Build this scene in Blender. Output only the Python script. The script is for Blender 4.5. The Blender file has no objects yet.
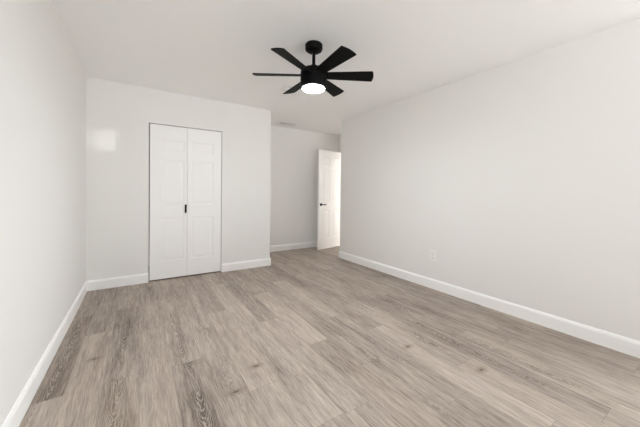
import bpy, bmesh, math, random
from mathutils import Vector, Matrix
random.seed(7)
sc = bpy.context.scene
C = sc.collection
PI = math.pi

# ------------------------------------------------------------------ camera
F_PX, YAW, PITCH, ROLL, CAM_H, AXIS_Y = 280.07, 0.5749, -0.0126, 0.0112, 1.1593, 195.95
cam_data = bpy.data.cameras.new('camera')
cam = bpy.data.objects.new('camera', cam_data)
C.objects.link(cam)
sc.camera = cam
cam_data.sensor_width = 36.0
cam_data.sensor_fit = 'HORIZONTAL'
cam_data.lens = F_PX / 640 * 36.0
cam_data.shift_y = -(213.5 - AXIS_Y) / 640
cam_data.clip_start = 0.02
_s, _c = math.sin(YAW), math.cos(YAW)
_f0, _r0, _z = Vector((_s, _c, 0)), Vector((_c, -_s, 0)), Vector((0, 0, 1))
_fw = _f0 * math.cos(PITCH) + _z * math.sin(PITCH)
_up = _z * math.cos(PITCH) - _f0 * math.sin(PITCH)
_r1 = _r0 * math.cos(ROLL) + _up * math.sin(ROLL)
_u1 = _up * math.cos(ROLL) - _r0 * math.sin(ROLL)
M = Matrix((_r1, _u1, -_fw)).transposed().to_4x4()
M.translation = Vector((0, 0, CAM_H))
cam.matrix_world = M

# ------------------------------------------------------------------ light
sc.view_settings.view_transform = 'Standard'
sc.view_settings.look = 'None'
sc.view_settings.gamma = 1.0
sc.view_settings.exposure = 0.06
sc.cycles.max_bounces = 16
sc.cycles.diffuse_bounces = 12
sc.cycles.glossy_bounces = 6
sc.cycles.caustics_reflective = False
sc.cycles.caustics_refractive = False
world = bpy.data.worlds.new('directional_daylight')
sc.world = world
world.use_nodes = True
_nt = world.node_tree
_bg = _nt.nodes['Background']
_tc, _sep = _nt.nodes.new('ShaderNodeTexCoord'), _nt.nodes.new('ShaderNodeSeparateXYZ')
_nt.links.new(_tc.outputs['Generated'], _sep.inputs[0])
def _ramp(sock, lo, hi, c0, c1):
    mr, rp = _nt.nodes.new('ShaderNodeMapRange'), _nt.nodes.new('ShaderNodeMix')
    mr.inputs['From Min'].default_value, mr.inputs['From Max'].default_value = lo, hi
    rp.data_type = 'RGBA'
    rp.clamp_result = False
    _nt.links.new(sock, mr.inputs['Value'])
    _nt.links.new(mr.outputs[0], rp.inputs['Factor'])
    for nm, c in (('A', c0), ('B', c1)):
        if isinstance(c, tuple):
            rp.inputs[nm].default_value = c
        else:
            _nt.links.new(c, rp.inputs[nm])
    return rp.outputs['Result']
# daylight invented per direction to even the room: -Y bright below, +X bright above
GROUND_FRONT, SKY_FRONT = (5.0, 5.0, 5.0, 1), (0.38, 0.40, 0.42, 1)
GROUND_SIDE, SKY_SIDE = (2.0, 2.0, 2.0, 1), (9.7, 10.2, 10.6, 1)
_ground = _ramp(_sep.outputs[0], 0.35, 0.75, GROUND_FRONT, GROUND_SIDE)
_skyc = _ramp(_sep.outputs[0], 0.35, 0.75, SKY_FRONT, SKY_SIDE)
_nt.links.new(_ramp(_sep.outputs[2], -0.02, 0.02, _ground, _skyc), _bg.inputs['Color'])
_bg.inputs['Strength'].default_value = 1.0

H = 2.44
XL, XR, YB, XC, YA, YR, XD = -0.502, 3.017, 4.127, 1.741, 5.04, 3.990, 3.74
YF, XH, YH, T = -2.60, 5.0, 0.9, 0.12
WINDOW = (-0.40, 2.92, 0.03, 2.38)         # x0, x1, z0, z1: opening behind the camera, stretched down to brighten the far ceiling
WINDOW_ADDED = (-1.50, 0.22, 0.04, 2.34)        # y0, y1, z0, z1 in the right wall, out of view, added to brighten the left wall

def lamp(name, kind, loc, energy, color=(1, 1, 1), **kw):
    d = bpy.data.lights.new(name, kind)
    d.energy = energy
    d.color = color
    for k, v in kw.items():
        setattr(d, k, v)
    o = bpy.data.objects.new(name, d)
    C.objects.link(o)
    o.location = loc
    return o

portal = lamp('window_daylight_portal', 'AREA', ((WINDOW[0] + WINDOW[1]) / 2, YF - T - 0.01, (WINDOW[2] + WINDOW[3]) / 2), 1,
              shape='RECTANGLE', size=WINDOW[1] - WINDOW[0], size_y=WINDOW[3] - WINDOW[2])
portal.rotation_euler = (PI / 2, 0, 0)       # its -Z looks into the room (+Y)
portal.data.cycles.is_portal = True
portal_r = lamp('added_window_portal_right', 'AREA', (XR + T + 0.01, (WINDOW_ADDED[0] + WINDOW_ADDED[1]) / 2, (WINDOW_ADDED[2] + WINDOW_ADDED[3]) / 2), 1,
                shape='RECTANGLE', size=WINDOW_ADDED[3] - WINDOW_ADDED[2], size_y=WINDOW_ADDED[1] - WINDOW_ADDED[0])
portal_r.rotation_euler = (0, PI / 2, 0)
portal_r.data.cycles.is_portal = True
hall_light = lamp('hall_light', 'POINT', (4.80, 4.70, 1.10), 1.0, (1.0, 0.97, 0.92), shadow_soft_size=0.06)
hall_fill_light = lamp('hall_fill_light', 'POINT', (4.06, 1.5, 2.20), 180.0, (0.97, 0.98, 1.0), shadow_soft_size=0.10)  # unseen lamp added down the hall to brighten the alcove

# narrow spot lamp added outside to make a bright patch; its beam, trimmed by the window's middle bar, lands high on the closet wall
patch_spot = lamp('wall_patch_spot', 'SPOT', (2.165, -7.0, 0.9), 1000.0, (1.0, 0.99, 0.96), shadow_soft_size=0.012, spot_size=math.radians(1.85), spot_blend=0.7)
patch_spot.rotation_euler = (Vector((-0.285, YB, 1.742)) - Vector((2.165, -7.0, 0.9))).to_track_quat('-Z', 'Y').to_euler()
patch_spot.scale = (1.25, 0.85, 1.0)

# ------------------------------------------------------------------ helpers
def bm_obj(name, bm, mat, parent=None, smooth=False):
    me = bpy.data.meshes.new(name)
    bmesh.ops.recalc_face_normals(bm, faces=bm.faces[:])
    bm.to_mesh(me)
    bm.free()
    if mat:
        me.materials.append(mat)
    if smooth:
        for p in me.polygons:
            p.use_smooth = True
    o = bpy.data.objects.new(name, me)
    C.objects.link(o)
    if parent:
        o.parent = parent
    return o

def tag(o, label=None, cat=None, group=None, kind=None):
    if label: o['label'] = label
    if cat: o['category'] = cat
    if group: o['group'] = group
    if kind: o['kind'] = kind
    return o

def thing(name, label, cat, loc, rz=0.0, group=None, kind=None):
    o = bpy.data.objects.new(name, None)
    C.objects.link(o)
    o.empty_display_size = 0.1
    o.location = loc
    o.rotation_euler = (0, 0, rz)
    return tag(o, label, cat, group, kind)

def add_box(bm, x0, x1, y0, y1, z0, z1):
    v = [bm.verts.new((x, y, z)) for z in (z0, z1) for y in (y0, y1) for x in (x0, x1)]
    for f in ((0, 1, 3, 2), (4, 6, 7, 5), (0, 4, 5, 1), (1, 5, 7, 3), (3, 7, 6, 2), (2, 6, 4, 0)):
        bm.faces.new([v[i] for i in f])

def boxes(*bs):
    bm = bmesh.new()
    for b in bs:
        add_box(bm, *b)
    return bm

def bevel_all(bm, w, seg=2):
    bmesh.ops.bevel(bm, geom=bm.edges[:], offset=w, segments=seg, profile=0.5, affect='EDGES')
    return bm

def lathe(profile, n=48):
    """profile: list of (radius, z), first/last closed to the axis when radius is 0."""
    bm = bmesh.new()
    rings = []
    for r, z in profile:
        if r < 1e-6:
            rings.append([bm.verts.new((0, 0, z))])
        else:
            rings.append([bm.verts.new((r * math.cos(2 * PI * k / n), r * math.sin(2 * PI * k / n), z)) for k in range(n)])
    for a, b in zip(rings, rings[1:]):
        for k in range(n):
            k2 = (k + 1) % n
            if len(a) == 1 and len(b) == 1:
                continue
            if len(a) == 1:
                bm.faces.new((a[0], b[k], b[k2]))
            elif len(b) == 1:
                bm.faces.new((a[k], b[0], a[k2]))
            else:
                bm.faces.new((a[k], b[k], b[k2], a[k2]))
    return bm

def shade_auto(o, deg=35):
    me = o.data
    bm = bmesh.new()
    bm.from_mesh(me)
    for e in bm.edges:
        if len(e.link_faces) == 2 and e.calc_face_angle(0) > math.radians(deg):
            e.smooth = False
    for f in bm.faces:
        f.smooth = True
    bm.to_mesh(me)
    bm.free()
    return o

# ------------------------------------------------------------------ materials
def mat_basic(name, col, rough=0.5, spec=0.5, metallic=0.0, bump=None, vary=0.0):
    m = bpy.data.materials.new(name)
    m.use_nodes = True
    nt = m.node_tree
    b = nt.nodes['Principled BSDF']
    b.inputs['Base Color'].default_value = (*col, 1)
    b.inputs['Roughness'].default_value = rough
    b.inputs['Metallic'].default_value = metallic
    b.inputs['Specular IOR Level'].default_value = spec
    tc = nt.nodes.new('ShaderNodeTexCoord')
    if vary:
        n = nt.nodes.new('ShaderNodeTexNoise')
        n.inputs['Scale'].default_value = 1.3
        n.inputs['Detail'].default_value = 3
        nt.links.new(tc.outputs['Object'], n.inputs['Vector'])
        mx = nt.nodes.new('ShaderNodeMix')
        mx.data_type = 'RGBA'
        mx.inputs['A'].default_value = (*[c * (1 - vary) for c in col], 1)
        mx.inputs['B'].default_value = (*[min(1, c * (1 + vary)) for c in col], 1)
        nt.links.new(n.outputs['Fac'], mx.inputs['Factor'])
        nt.links.new(mx.outputs['Result'], b.inputs['Base Color'])
    if bump:
        scale, dist = bump
        n = nt.nodes.new('ShaderNodeTexNoise')
        n.inputs['Scale'].default_value = scale
        n.inputs['Detail'].default_value = 2
        nt.links.new(tc.outputs['Object'], n.inputs['Vector'])
        bp = nt.nodes.new('ShaderNodeBump')
        bp.inputs['Distance'].default_value = dist
        bp.inputs['Strength'].default_value = 0.35
        nt.links.new(n.outputs['Fac'], bp.inputs['Height'])
        nt.links.new(bp.outputs['Normal'], b.inputs['Normal'])
    return m

WALL = mat_basic('warm_grey_wall_paint', (0.838, 0.830, 0.815), 0.55, 0.35, bump=(260, 0.0006), vary=0.006)
CEIL = mat_basic('ceiling_paint', (0.954, 0.958, 0.956), 0.85, 0.1, bump=(180, 0.0008), vary=0.006)
TRIM = mat_basic('white_trim_paint', (0.955, 0.955, 0.95), 0.35, 0.45, vary=0.004)
DOORP = mat_basic('white_door_paint', (0.93, 0.925, 0.92), 0.4, 0.4, vary=0.004)
PLASTIC = mat_basic('white_plastic', (0.82, 0.81, 0.79), 0.35, 0.5)
OUTLETP = mat_basic('outlet_plastic', (0.875, 0.868, 0.85), 0.35, 0.5)
SLOT = mat_basic('dark_slot', (0.03, 0.03, 0.03), 0.7, 0.2)
DUCT = mat_basic('grey_duct_inside', (0.5, 0.49, 0.48), 0.7, 0.2)
BLACK = mat_basic('matte_black_metal', (0.003, 0.003, 0.0032), 0.5, 0.10, metallic=0.0)
BLADE = mat_basic('matte_black_blade', (0.004, 0.0039, 0.0037), 0.55, 0.10, bump=(90, 0.0004))
STEEL = mat_basic('screw_metal', (0.55, 0.54, 0.52), 0.35, 0.5, metallic=1.0)

def mat_emit(name, col, strength):
    m = bpy.data.materials.new(name)
    m.use_nodes = True
    b = m.node_tree.nodes['Principled BSDF']
    b.inputs['Base Color'].default_value = (0.9, 0.92, 0.94, 1)
    b.inputs['Emission Color'].default_value = (*col, 1)
    b.inputs['Emission Strength'].default_value = strength
    return m
LENS = mat_emit('lit_frosted_lens', (0.94, 0.975, 1.0), 220.0)

def mat_glass():
    m = bpy.data.materials.new('window_glass')
    m.use_nodes = True
    nt = m.node_tree
    nt.nodes.clear()
    out = nt.nodes.new('ShaderNodeOutputMaterial')
    tr = nt.nodes.new('ShaderNodeBsdfTransparent')
    tr.inputs['Color'].default_value = (0.97, 0.98, 0.98, 1)
    gl = nt.nodes.new('ShaderNodeBsdfGlossy')
    gl.inputs['Roughness'].default_value = 0.02
    mx = nt.nodes.new('ShaderNodeMixShader')
    mx.inputs[0].default_value = 0.05
    nt.links.new(tr.outputs[0], mx.inputs[1])
    nt.links.new(gl.outputs[0], mx.inputs[2])
    nt.links.new(mx.outputs[0], out.inputs[0])
    return m
GLASS = mat_glass()

PLANK_W, PLANK_L, PLANK_X0 = 0.18, 1.22, 0.005
KNOTS = [(0.658, 1.776, 0.95), (0.477, 1.608, 0.95), (-0.25, 2.435, 0.75), (1.716, 1.40, 0.8), (1.904, 0.955, 0.8),
         (0.10, 1.45, 0.4)]

class NB:
    """tiny node builder"""
    def __init__(self, nt):
        self.nt = nt
    def n(self, t, **kw):
        nd = self.nt.nodes.new(t)
        for k, v in kw.items():
            setattr(nd, k, v)
        return nd
    def put(self, sock, v):
        if isinstance(v, (int, float)):
            sock.default_value = v
        elif isinstance(v, tuple):
            sock.default_value = v
        else:
            self.nt.links.new(v, sock)
    def m(self, op, a, b=0.0, c=0.0, clamp=False):
        nd = self.n('ShaderNodeMath', operation=op)
        nd.use_clamp = clamp
        for i, v in enumerate((a, b, c)):
            self.put(nd.inputs[i], v)
        return nd.outputs[0]
    def xyz(self, x, y, z):
        nd = self.n('ShaderNodeCombineXYZ')
        for i, v in enumerate((x, y, z)):
            self.put(nd.inputs[i], v)
        return nd.outputs[0]
    def noise(self, vec, scale=1.0, detail=3.0, rough=0.55, dist=0.0):
        nd = self.n('ShaderNodeTexNoise')
        self.put(nd.inputs['Vector'], vec)
        nd.inputs['Scale'].default_value = scale
        nd.inputs['Detail'].default_value = detail
        nd.inputs['Roughness'].default_value = rough
        nd.inputs['Distortion'].default_value = dist
        return nd.outputs['Fac']
    def step(self, v, a, b):
        nd = self.n('ShaderNodeMapRange', interpolation_type='SMOOTHSTEP')
        self.put(nd.inputs['Value'], v)
        nd.inputs['From Min'].default_value = a
        nd.inputs['From Max'].default_value = b
        return nd.outputs['Result']
    def mix(self, f, a, b):
        nd = self.n('ShaderNodeMix', data_type='RGBA')
        self.put(nd.inputs['Factor'], f)
        self.put(nd.inputs['A'], a)
        self.put(nd.inputs['B'], b)
        return nd.outputs['Result']
    def attr(self, name):
        return self.n('ShaderNodeAttribute', attribute_name=name).outputs['Fac']

def mat_floor():
    m = bpy.data.materials.new('grey_oak_vinyl_plank')
    m.use_nodes = True
    nt = m.node_tree
    b = nt.nodes['Principled BSDF']
    N = NB(nt)
    tc = N.n('ShaderNodeTexCoord')
    sp = N.n('ShaderNodeSeparateXYZ')
    nt.links.new(tc.outputs['Object'], sp.inputs[0])
    X, Y = sp.outputs[0], sp.outputs[1]
    seed, tone, fig, pu, pv = N.attr('seed'), N.attr('tone'), N.attr('figure'), N.attr('across'), N.attr('along')
    sz = N.m('MULTIPLY', seed, 37.0)
    # broad cloud, medium streak, fine grain, pore lines
    cloud = N.noise(N.xyz(N.m('MULTIPLY', X, 7.0), N.m('MULTIPLY', Y, 1.6), sz), 1, 3)
    wob = N.noise(N.xyz(N.m('MULTIPLY', X, 8.0), N.m('MULTIPLY', Y, 4.5), sz), 1, 3)
    xw = N.m('ADD', X, N.m('MULTIPLY', N.m('SUBTRACT', wob, 0.5), 0.028))
    streak = N.noise(N.xyz(N.m('MULTIPLY', xw, 42.0), N.m('MULTIPLY', Y, 2.0), sz), 1, 4, 0.6)
    fine = N.noise(N.xyz(N.m('MULTIPLY', xw, 170.0), N.m('MULTIPLY', Y, 8.0), sz), 1, 5, 0.75)
    # cathedral rings: nested arches along the plank
    xc = N.m('SUBTRACT', pu, N.m('ADD', 0.35, N.m('MULTIPLY', N.m('FRACT', N.m('MULTIPLY', seed, 7.31)), 0.3)))
    nz = N.noise(N.xyz(N.m('MULTIPLY', X, 10.0), N.m('MULTIPLY', Y, 4.0), sz), 1, 5, 0.6)
    arch = N.m('SUBTRACT', N.m('MULTIPLY', pv, 1.6), N.m('MULTIPLY', N.m('MULTIPLY', xc, xc), 7.0))
    arch = N.m('ADD', arch, N.m('MULTIPLY', nz, 0.75))
    ring = N.m('ABSOLUTE', N.m('SUBTRACT', N.m('FRACT', N.m('MULTIPLY', arch, 11.0)), 0.5))
    ring = N.step(ring, 0.5, 0.12)
    width = N.step(N.m('ABSOLUTE', xc), 0.42, 0.18)
    patch = N.step(N.noise(N.xyz(N.m('MULTIPLY', X, 3.0), N.m('MULTIPLY', Y, 1.3), N.m('ADD', sz, 9.0)), 1, 1), 0.42, 0.6)
    catm = N.m('MULTIPLY', N.m('MULTIPLY', width, patch), fig)
    cath = N.m('MULTIPLY', ring, catm)
    # value
    v = N.m('ADD', N.m('ADD', 0.12, N.m('MULTIPLY', tone, 0.78)), N.m('MULTIPLY', N.m('SUBTRACT', cloud, 0.5), 0.62))
    v = N.m('ADD', v, N.m('MULTIPLY', N.m('SUBTRACT', streak, 0.5), 0.75))
    v = N.m('ADD', v, N.m('MULTIPLY', N.m('SUBTRACT', fine, 0.5), 1.5))
    v = N.m('SUBTRACT', v, N.m('MULTIPLY', cath, 0.38))
    v = N.m('ADD', v, N.m('MULTIPLY', catm, 0.12))
    ramp = N.n('ShaderNodeValToRGB')
    cr = ramp.color_ramp
    cr.elements[0].position = 0.0
    cr.elements[0].color = (0.10, 0.078, 0.064, 1)
    cr.elements[1].position = 1.0
    cr.elements[1].color = (0.60, 0.522, 0.460, 1)
    e = cr.elements.new(0.5)
    e.color = (0.366, 0.307, 0.264, 1)
    nt.links.new(v, ramp.inputs[0])
    col = ramp.outputs[0]
    # warm / cool drift between boards
    warm = N.noise(N.xyz(N.m('MULTIPLY', X, 2.0), N.m('MULTIPLY', Y, 0.6), N.m('ADD', sz, 3.0)), 1, 1)
    col = N.mix(N.m('MULTIPLY', N.step(warm, 0.45, 0.7), 0.10), col, (0.40, 0.29, 0.20, 1))
    # knots
    for kx, ky, ks in KNOTS:
        kw = N.m('MULTIPLY', N.m('SUBTRACT', nz, 0.5), 0.03)
        dx = N.m('DIVIDE', N.m('ADD', N.m('SUBTRACT', X, kx), kw), 0.075)
        dy = N.m('DIVIDE', N.m('ADD', N.m('SUBTRACT', Y, ky), kw), 0.040)
        d = N.m('SQRT', N.m('ADD', N.m('MULTIPLY', dx, dx), N.m('MULTIPLY', dy, dy)))
        col = N.mix(N.m('MULTIPLY', N.step(d, 1.1, 0.25), 0.55 * ks), col, (0.20, 0.145, 0.10, 1))
        col = N.mix(N.m('MULTIPLY', N.step(d, 0.36, 0.12), 0.75 * ks), col, (0.07, 0.05, 0.04, 1))
    # micro-bevel seams
    eu = N.m('MULTIPLY', N.m('MINIMUM', pu, N.m('SUBTRACT', 1.0, pu)), PLANK_W)
    ev = N.m('MULTIPLY', N.m('MINIMUM', pv, N.m('SUBTRACT', 1.0, pv)), PLANK_L)
    seam = N.step(N.m('MINIMUM', eu, ev), 0.0022, 0.0006)
    col = N.mix(N.m('MULTIPLY', seam, 0.38), col, (0.12, 0.095, 0.08, 1))
    nt.links.new(col, b.inputs['Base Color'])
    b.inputs['Roughness'].default_value = 0.5
    b.inputs['Specular IOR Level'].default_value = 0.35
    h = N.m('SUBTRACT', N.m('MULTIPLY', fine, 0.25), seam)
    bp = N.n('ShaderNodeBump')
    bp.inputs['Strength'].default_value = 0.25
    bp.inputs['Distance'].default_value = 0.001
    nt.links.new(h, bp.inputs['Height'])
    nt.links.new(bp.outputs['Normal'], b.inputs['Normal'])
    return m

# ------------------------------------------------------------------ floor
def build_floor():
    x_lo, x_hi, y_lo, y_hi = XL - T, XH + T, YF - T, YA + T
    joints = {-3: 2.09, -2: 2.86, -1: 2.095, 0: 2.72, 1: 2.06, 2: 2.50, 3: 1.565, 4: 2.37, 5: 2.36, 6: 3.03, 7: 2.63, 8: 2.11,
              9: 1.75, 10: 1.06, 11: 1.62, 12: 1.30}
    special = {(-1, 2.095): (0.30, 1.1), (1, 0.84): (0.33, 1.3), (-3, 2.09): (0.36, 1.0), (-3, 0.87): (0.5, 0.5),
               (-2, 1.64): (0.56, 0.2), (-2, 2.86): (0.40, 1.0), (0, 1.50): (0.55, 0.3), (0, 2.72): (0.44, 1.2),
               (3, 0.345): (0.56, 0.2), (3, 1.565): (0.60, 0.0), (4, 2.37): (0.66, 0.1), (4, 1.15): (0.62, 0.4), (5, 2.36): (0.36, 0.1),
               (5, 1.14): (0.56, 0.2), (6, 1.81): (0.66, 0.3), (6, 3.03): (0.40, 0.2), (8, 2.11): (0.62, 0.1), (8, 0.89): (0.46, 0.5),
               (9, 0.53): (0.66, 0.1), (9, 1.75): (0.40, 0.1), (11, 1.62): (0.40, 0.1), (10, -0.16): (0.64, 0.2)}
    bm = bmesh.new()
    lay = {k: bm.faces.layers.float.new(k) for k in ('seed', 'tone', 'figure')}
    la, lv = bm.loops.layers.float.new('across'), bm.loops.layers.float.new('along')
    rnd = random.Random(21)
    c0 = math.floor((x_lo - PLANK_X0) / PLANK_W)
    c1 = math.ceil((x_hi - PLANK_X0) / PLANK_W)
    for c in range(c0, c1):
        xa, xb = PLANK_X0 + c * PLANK_W, PLANK_X0 + (c + 1) * PLANK_W
        j = joints.get(c, rnd.uniform(0, PLANK_L))
        k0 = math.floor((y_lo - j) / PLANK_L)
        k1 = math.ceil((y_hi - j) / PLANK_L)
        for k in range(k0, k1):
            ya, yb = j + k * PLANK_L, j + (k + 1) * PLANK_L
            cx0, cx1, cy0, cy1 = max(xa, x_lo), min(xb, x_hi), max(ya, y_lo), min(yb, y_hi)
            if cx1 - cx0 < 1e-4 or cy1 - cy0 < 1e-4:
                continue
            pts = [(cx0, cy0), (cx1, cy0), (cx1, cy1), (cx0, cy1)]
            f = bm.faces.new([bm.verts.new((x, y, 0)) for x, y in pts])
            tone, fig = rnd.gauss(0.5, 0.07), (rnd.uniform(0.7, 1.2) if rnd.random() < 0.55 else rnd.uniform(0.1, 0.4))
            for (sc_, sy), val in special.items():
                if sc_ == c and abs(sy - ya) < 0.05:
                    tone, fig = val
            f[lay['seed']] = rnd.random()
            f[lay['tone']] = tone
            f[lay['figure']] = fig
            for lp, (x, y) in zip(f.loops, pts):
                lp[la] = (x - xa) / PLANK_W
                lp[lv] = (y - ya) / PLANK_L
    # the slab below the boards
    add_box(bm, x_lo, x_hi, y_lo, y_hi, -0.08, -0.004)
    o = bm_obj('floor', bm, mat_floor())
    return tag(o, 'grey brown oak plank floor running through room and alcove', 'floor', kind='structure')
build_floor()

# ------------------------------------------------------------------ room shell
def struct(name, bm, mat, label, cat):
    return tag(bm_obj(name, bm, mat), label, cat, kind='structure')

E_ = 0.12
struct('ceiling', boxes((XL - T, XH + T, YF - T, YA + T, H, H + 0.12)), CEIL, 'pale warm grey painted ceiling above the fan', 'ceiling')
struct('wall_left', boxes((XL - T, XL, YF - T, YA + T, 0, H)), WALL, 'long bare wall along the left edge of the room', 'wall')
DX0, DX1, DZ = 0.108, 1.000, 2.012
struct('wall_back', boxes((XL, DX0, YB, YB + T, 0, H), (DX1, XC, YB, YB + T, 0, H), (DX0, DX1, YB, YB + T, DZ, H)), WALL,
       'wall facing the camera that holds the folding closet door', 'wall')
struct('wall_closet', boxes((XC - T, XC, YB + T, YA, 0, H)), WALL, 'side wall of the closet turning into the alcove', 'wall')
struct('wall_alcove', boxes((XL, XH, YA, YA + T, 0, H)), WALL, 'shaded rear wall of the alcove behind the open door', 'wall')
struct('wall_right', boxes((XR, XR + T, YF - T, WINDOW_ADDED[0], 0, H), (XR, XR + T, WINDOW_ADDED[1], YR, 0, H), (XR, XR + T, WINDOW_ADDED[0], WINDOW_ADDED[1], 0, WINDOW_ADDED[2]), (XR, XR + T, WINDOW_ADDED[0], WINDOW_ADDED[1], WINDOW_ADDED[3], H)), WALL, 'long blank wall on the right with the outlet', 'wall')
struct('wall_return', boxes((XR + T, XD + T, YR - T, YR, 0, H)), WALL, 'short wall turning behind the end of the right wall', 'wall')
EY0, EY1, EZ = 4.085, 4.862, 2.035
struct('wall_doorway', boxes((XD, XD + T, YR, EY0, 0, H), (XD, XD + T, EY1, YA, 0, H), (XD, XD + T, EY0, EY1, EZ, H)), WALL,
       'alcove wall with the entry doorway behind the right wall', 'wall')
struct('wall_hall', boxes((XH, XH + T, YH - T, YA + T, 0, H)), WALL, 'far wall of the hall beyond the doorway', 'wall')
struct('wall_hall_end', boxes((XR + T, XH, YH - T, YH, 0, H)), WALL, 'end wall of the hall beyond the doorway', 'wall')
struct('wall_hall_side', boxes((XD, XD + T, YH, YR - T, 0, H)), WALL, 'hall wall next to the doorway', 'wall')
wx0, wx1, wz0, wz1 = WINDOW
struct('wall_front', boxes((XL, wx0, YF - T, YF, 0, H), (wx1, XR, YF - T, YF, 0, H), (wx0, wx1, YF - T, YF, 0, wz0), (wx0, wx1, YF - T, YF, wz1, H)),
       WALL, 'window wall behind the camera', 'wall')

win = thing('window_1', 'wide white framed window behind the camera', 'window', (0, 0, 0), kind='structure')
fr = 0.045
ya, yb = YF - 0.09, YF - 0.04
bm_obj('window_frame', boxes((wx0, wx1, ya, yb, wz0, wz0 + fr), (wx0, wx1, ya, yb, wz1 - fr, wz1), (wx0, wx0 + fr, ya, yb, wz0 + fr, wz1 - fr),
                             (wx1 - fr, wx1, ya, yb, wz0 + fr, wz1 - fr), ((wx0 + wx1) / 2 - 0.02, (wx0 + wx1) / 2 + 0.02, ya, yb, wz0 + fr, wz1 - fr)), TRIM, win)
bm_obj('pane', boxes((wx0 + fr, (wx0 + wx1) / 2 - 0.02, YF - 0.067, YF - 0.063, wz0 + fr, wz1 - fr)), GLASS, win)
bm_obj('pane', boxes(((wx0 + wx1) / 2 + 0.02, wx1 - fr, YF - 0.067, YF - 0.063, wz0 + fr, wz1 - fr)), GLASS, win)

win2 = thing('added_window_2', 'white framed window added unseen in the right wall for side light', 'window', (0, 0, 0), kind='structure')  # unseen, put in for its daylight on the left wall
ry0, ry1, rz0, rz1 = WINDOW_ADDED
xa, xb = XR + 0.04, XR + 0.09
bm_obj('window_frame', boxes((xa, xb, ry0, ry1, rz0, rz0 + fr), (xa, xb, ry0, ry1, rz1 - fr, rz1), (xa, xb, ry0, ry0 + fr, rz0 + fr, rz1 - fr), (xa, xb, ry1 - fr, ry1, rz0 + fr, rz1 - fr)), TRIM, win2)
bm_obj('pane', boxes((XR + 0.063, XR + 0.067, ry0 + fr, ry1 - fr, rz0 + fr, rz1 - fr)), GLASS, win2)

# ------------------------------------------------------------------ baseboards (profile swept along a straight run)
BH, BT = 0.118, 0.014
def baseboard(name, p, q, nrm, label):
    """p,q: ends on the wall face; nrm: direction into the room."""
    p, q, nrm = Vector((*p, 0)), Vector((*q, 0)), Vector((*nrm, 0))
    prof = [(0, 0), (BT, 0), (BT, BH - 0.022), (BT - 0.002, BH - 0.016), (BT - 0.006, BH - 0.006), (BT - 0.010, BH), (0, BH)]
    bm = bmesh.new()
    ends = [[bm.verts.new(e + nrm * d + Vector((0, 0, z))) for d, z in prof] for e in (p, q)]
    n = len(prof)
    for k in range(n):
        bm.faces.new((ends[0][k], ends[0][(k + 1) % n], ends[1][(k + 1) % n], ends[1][k]))
    bm.faces.new(ends[0])
    bm.faces.new(ends[1][::-1])
    return struct(name, bm, TRIM, label, 'baseboard')

baseboard('baseboard_left', (XL, YF), (XL, YB), (1, 0), 'white baseboard along the left wall')
baseboard('baseboard_back', (XL + BT, YB), (DX0, YB), (0, -1), 'white baseboard left of the closet door')
baseboard('baseboard_back_right', (DX1, YB), (XC + BT, YB), (0, -1), 'white baseboard right of the closet door')
baseboard('baseboard_closet', (XC, YB), (XC, YA), (1, 0), 'white baseboard on the closet side wall in the alcove')
baseboard('baseboard_alcove', (XC + BT, YA), (XD, YA), (0, -1), 'white baseboard under the rear wall of the alcove')
baseboard('baseboard_right', (XR, WINDOW_ADDED[1]), (XR, YR + BT), (-1, 0), 'long white baseboard along the right wall')
baseboard('baseboard_return', (XR, YR), (XD, YR), (0, 1), 'white baseboard on the wall behind the right wall end')

# casing round the entry doorway
cw, ct = 0.058, 0.014
struct('trim_1', boxes((XD - ct, XD, EY0 - cw, EY0, 0, EZ + cw), (XD - ct, XD, EY1, EY1 + cw, 0, EZ + cw), (XD - ct, XD, EY0, EY1, EZ, EZ + cw),
                       (XD, XD + T, EY0, EY0 + 0.012, 0, EZ), (XD, XD + T, EY1 - 0.012, EY1, 0, EZ), (XD, XD + T, EY0 + 0.012, EY1 - 0.012, EZ - 0.012, EZ)),
       TRIM, 'white casing round the entry doorway', 'door casing')

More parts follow.
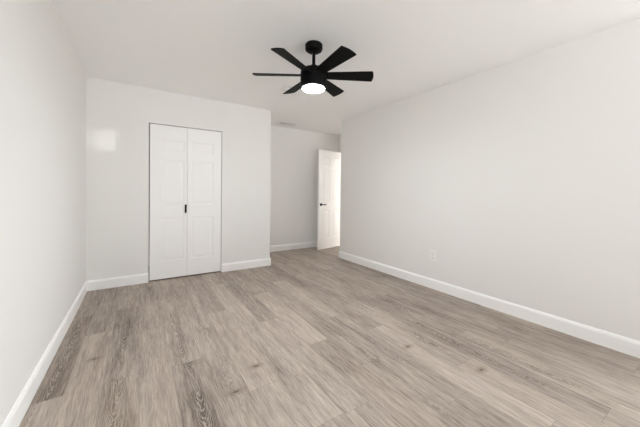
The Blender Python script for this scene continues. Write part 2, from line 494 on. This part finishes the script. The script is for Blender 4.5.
# ------------------------------------------------------------------ panelled door leaves
def leaf_bm(x0, x1, z0, z1, y_front, thick, panels, both=False, relief=1.0):
    """slab whose front (towards -Y) carries moulded panels: [(px0,px1,pz0,pz1)]"""
    bm = bmesh.new()
    xs = sorted({x0, x1, *[p[0] for p in panels], *[p[1] for p in panels]})
    zs = sorted({z0, z1, *[p[2] for p in panels], *[p[3] for p in panels]})
    cache = {}
    def V(x, y, z):
        k = (round(x, 5), round(y, 5), round(z, 5))
        if k not in cache:
            cache[k] = bm.verts.new((x, y, z))
        return cache[k]
    def q(*pts):
        try:
            bm.faces.new([V(*p) for p in pts])
        except ValueError:
            pass
    def side(y, sgn):
        for a, b in zip(xs, xs[1:]):
            for c, d in zip(zs, zs[1:]):
                mid = ((a + b) / 2, (c + d) / 2)
                hit = [p for p in panels if p[0] < mid[0] < p[1] and p[2] < mid[1] < p[3]]
                if not hit:
                    q((a, y, c), (b, y, c), (b, y, d), (a, y, d))
                else:
                    loops = []
                    for ins, dep in ((0, 0), (0.004, 0.0035), (0.014, 0.0075), (0.020, 0.0075), (0.044, 0.0025), (0.047, 0.0015)):
                        loops.append([(a + ins, y + sgn * dep * relief, c + ins), (b - ins, y + sgn * dep * relief, c + ins), (b - ins, y + sgn * dep * relief, d - ins), (a + ins, y + sgn * dep * relief, d - ins)])
                    for l0, l1 in zip(loops, loops[1:]):
                        for k in range(4):
                            q(l0[k], l0[(k + 1) % 4], l1[(k + 1) % 4], l1[k])
                    q(*loops[-1])
    yk = y_front + thick
    side(y_front, 1)
    if both:
        side(yk, -1)
    else:
        for a, b in zip(xs, xs[1:]):
            for c, d in zip(zs, zs[1:]):
                q((a, yk, c), (b, yk, c), (b, yk, d), (a, yk, d))
    for c, d in zip(zs, zs[1:]):
        q((x0, y_front, c), (x0, yk, c), (x0, yk, d), (x0, y_front, d))
        q((x1, y_front, c), (x1, yk, c), (x1, yk, d), (x1, y_front, d))
    for a, b in zip(xs, xs[1:]):
        q((a, y_front, z0), (b, y_front, z0), (b, yk, z0), (a, yk, z0))
        q((a, y_front, z1), (b, y_front, z1), (b, yk, z1), (a, yk, z1))
    return bm

ROWS = ((0.242, 0.810), (0.974, 1.562), (1.668, 1.822))
cl = thing('door_1', 'white two leaf folding closet door with moulded panels and black pull', 'closet door', (DX0, YB + 0.012, 0), kind='structure')
LX = 0.010          # gap at the jamb
xm = 0.552 - DX0
for nm, (a, b), (pa, pb) in (('leaf', (LX, xm - 0.0015), (0.240 - DX0, 0.514 - DX0)), ('leaf', (xm + 0.0015, DX1 - DX0 - 0.007), (0.592 - DX0, 0.888 - DX0))):
    lf = bm_obj(nm, leaf_bm(a, b, 0.016, DZ - 0.007, 0.0, 0.032, [(pa, pb, r0, r1) for r0, r1 in ROWS], relief=0.55), DOORP, cl)
    if a == LX:
        first_leaf = lf
hb = boxes((0.520 - DX0, 0.542 - DX0, -0.022, -0.014, 0.866, 0.977))
bevel_all(hb, 0.003)
hb2 = boxes((0.527 - DX0, 0.535 - DX0, -0.0145, -0.0001, 0.880, 0.888), (0.527 - DX0, 0.535 - DX0, -0.0145, -0.0001, 0.955, 0.963))
tmp = bpy.data.meshes.new('tmp')
hb2.to_mesh(tmp)
hb2.free()
hb.from_mesh(tmp)
h1 = bm_obj('handle', hb, BLACK, first_leaf)
h1['label'] = 'small black vertical pull handle'

# entry door, standing open into the alcove
hx, hy = 3.728, 4.850
ang = math.atan2(hy - 4.680, hx - 3.004)
ed = thing('door_2', 'white six panel entry door standing open in the alcove', 'door', (3.004, 4.680, 0), ang, kind='structure')
W = math.hypot(hx - 3.004, hy - 4.680)
cols = ((0.105, W / 2 - 0.052), (W / 2 + 0.052, W - 0.105))
pn = [(a, b, r0, r1) for a, b in cols for r0, r1 in ((0.235, 0.80), (0.97, 1.60), (1.70, 1.885))]
el = bm_obj('leaf', leaf_bm(0, W, 0.012, 2.016, 0, 0.035, pn, both=True), DOORP, ed)
def lever(side):
    bm = lathe([(0, 0), (0.028, 0), (0.028, 0.006), (0.025, 0.009), (0.011, 0.010), (0.011, 0.040), (0, 0.040)], 32)
    bmesh.ops.rotate(bm, cent=(0, 0, 0), matrix=Matrix.Rotation(PI / 2, 3, 'X'), verts=bm.verts[:])   # axis -> -Y
    bl = boxes((-0.012, 0.118, -0.048, -0.032, -0.009, 0.009))
    bevel_all(bl, 0.006, 3)
    t = bpy.data.meshes.new('t')
    bl.to_mesh(t)
    bl.free()
    bm.from_mesh(t)
    if side < 0:
        bmesh.ops.scale(bm, vec=(1, -1, 1), verts=bm.verts[:])
    return bm
for sd, yy in ((1, -0.0002), (-1, 0.0352)):
    lv = bm_obj('lever_handle', lever(sd), BLACK, el)
    lv.location = (0.062, yy, 0.915)
    lv['label'] = 'black lever handle on a round rose'
    shade_auto(lv)
for z in (0.25, 1.0, 1.8):
    hg = lathe([(0, -0.045), (0.006, -0.045), (0.006, 0.045), (0, 0.045)], 16)
    o = bm_obj('hinge', hg, BLACK, el)
    o.location = (W + 0.003, -0.0065, z)

# ------------------------------------------------------------------ ceiling fan
FX, FY = 1.271, 2.086
fan = thing('ceiling_fan', 'black six blade ceiling fan with a lit round lamp', 'ceiling fan', (FX, FY, 0))
o = bm_obj('canopy', lathe([(0, H), (0.070, H), (0.075, H - 0.006), (0.075, H - 0.040), (0.071, H - 0.052), (0.058, H - 0.062), (0.03, H - 0.066), (0, H - 0.066)]), BLACK, fan); shade_auto(o)
o = bm_obj('downrod', lathe([(0, H - 0.066), (0.014, H - 0.066), (0.014, 2.264), (0.021, 2.263), (0.024, 2.256), (0.024, 2.230), (0, 2.230)]), BLACK, fan); shade_auto(o)
ZT, ZB = 2.226, 2.058
hous = bm_obj('motor_housing', lathe([(0, ZT + 0.012), (0.040, ZT + 0.012), (0.046, ZT + 0.006), (0.085, ZT), (0.103, ZT - 0.008), (0.112, ZT - 0.022), (0.113, ZT - 0.06),
                                      (0.110, ZT - 0.062), (0.110, ZT - 0.066), (0.113, ZT - 0.068), (0.113, ZB + 0.004), (0.111, ZB), (0.096, ZB), (0.096, ZB + 0.006), (0, ZB + 0.006)], 64), BLACK, fan); shade_auto(hous)
lens = bm_obj('lamp_lens', lathe([(0, ZB + 0.005), (0.095, ZB + 0.005), (0.095, ZB - 0.003), (0.090, ZB - 0.008), (0.066, ZB - 0.013), (0.033, ZB - 0.016), (0, ZB - 0.017)], 64), LENS, fan)
lens['label'] = 'glowing white round lamp lens'
shade_auto(lens)

def blade_bm():
    """along +X from the housing; flared, tip cut as a shallow arc; pitched about X."""
    bm = bmesh.new()
    out = []
    r0, r1, n = 0.095, 0.503, 10
    for k in range(n + 1):
        t = k / n
        x = r0 + (r1 - r0) * t
        out.append((x, -(0.043 + 0.022 * t)))
    m = 8
    for k in range(1, m):                       # arc tip
        a = -1 + 2 * k / m
        out.append((r1 + 0.012 * (1 - a * a) + 0.006 * (a + 1), 0.065 * a))
    for k in range(n, -1, -1):
        t = k / n
        x = r0 + (r1 + 0.012 - r0) * t
        out.append((x, 0.043 + 0.022 * t))
    th = 0.0035
    top = [bm.verts.new((x, y, th)) for x, y in out]
    bot = [bm.verts.new((x, y, -th)) for x, y in out]
    bm.faces.new(top)
    bm.faces.new(bot[::-1])
    L = len(out)
    for k in range(L):
        bm.faces.new((top[k], bot[k], bot[(k + 1) % L], top[(k + 1) % L]))
    bmesh.ops.rotate(bm, cent=(0, 0, 0), matrix=Matrix.Rotation(math.radians(-15), 3, 'X'), verts=bm.verts[:])
    return bm
blade0 = None
for k in range(6):
    if blade0 is None:
        b = blade0 = bm_obj('blade', blade_bm(), BLADE, fan)
    else:
        b = blade0.copy()
        C.objects.link(b)
        b.parent = fan
    b.location = (0, 0, 2.172)
    b.rotation_euler = (0, 0, math.radians(28 + 60 * k))

# ------------------------------------------------------------------ small fittings
sd = thing('smoke_detector', 'round white smoke detector on the ceiling behind a fan blade', 'smoke detector', (1.535, 3.130, H))
o = bm_obj('base_plate', lathe([(0, 0), (0.070, 0), (0.070, -0.009), (0, -0.009)]), PLASTIC, sd); shade_auto(o)
o = bm_obj('painted_shadow_gap', lathe([(0, -0.009), (0.058, -0.009), (0.058, -0.014), (0, -0.014)]), SLOT, sd); shade_auto(o)  # dark ring that paints in the shade between plate and cover
o['label'] = 'dark gap round the detector rim'
o = bm_obj('cover', lathe([(0, -0.014), (0.066, -0.014), (0.065, -0.024), (0.056, -0.034), (0.030, -0.040), (0, -0.041)]), PLASTIC, sd); shade_auto(o)

vt = thing('ceiling_vent', 'white slatted air register on the alcove ceiling', 'vent', (2.33, 4.775, H))
vw, vd, vr = 0.17, 0.085, 0.034
bm_obj('backing', boxes((-vw + vr, vw - vr, -vd + vr, vd - vr, -0.0012, -0.0002)), DUCT, vt)
fm = bmesh.new()
for (a, b, c, d) in ((-vw, vw, -vd, -vd + vr), (-vw, vw, vd - vr, vd), (-vw, -vw + vr, -vd + vr, vd - vr), (vw - vr, vw, -vd + vr, vd - vr)):
    add_box(fm, a, b, c, d, -0.007, -0.0001)
bm_obj('frame', fm, PLASTIC, vt)
for k in range(5):
    y = -vd + vr + 0.011 + k * 0.020
    s = bmesh.new()
    add_box(s, -vw + vr, vw - vr, -0.0105, 0.0105, -0.0008, 0.0008)
    bmesh.ops.rotate(s, cent=(0, 0, 0), matrix=Matrix.Rotation(math.radians(35 if k < 2 else -35), 3, 'X'), verts=s.verts[:])
    o = bm_obj('slat', s, PLASTIC, vt)
    o.location = (0, y, -0.0075)

ot = thing('wall_outlet', 'pale duplex power outlet low on the right wall', 'outlet', (XR, 2.106, 0.402), -PI / 2)
pb = boxes((-0.044, 0.044, -0.006, -0.0002, -0.068, 0.068))
bevel_all(pb, 0.0025)
bm_obj('cover_plate', pb, OUTLETP, ot)
for z in (0.026, -0.026):
    rb = boxes((-0.017, 0.017, -0.0085, -0.0058, z - 0.018, z + 0.018))
    bevel_all(rb, 0.001)
    r = bm_obj('receptacle', rb, OUTLETP, ot)
    for x, hgt in ((-0.0065, 0.009), (0.0065, 0.007)):
        bm_obj('slot', boxes((x - 0.0011, x + 0.0011, -0.0089, -0.0084, z + 0.003 - hgt / 2, z + 0.003 + hgt / 2)), SLOT, r)
    g = lathe([(0, 0), (0.0026, 0), (0.0026, 0.0005), (0, 0.0005)], 16)
    bmesh.ops.rotate(g, cent=(0, 0, 0), matrix=Matrix.Rotation(PI / 2, 3, 'X'), verts=g.verts[:])
    gg = bm_obj('slot', g, SLOT, r)
    gg.location = (0, -0.0084, z - 0.010)
scw = lathe([(0, 0), (0.0032, 0), (0.0028, 0.0012), (0, 0.0016)], 16)
bmesh.ops.rotate(scw, cent=(0, 0, 0), matrix=Matrix.Rotation(PI / 2, 3, 'X'), verts=scw.verts[:])
o = bm_obj('screw', scw, STEEL, ot)
o.location = (0, -0.006, 0)
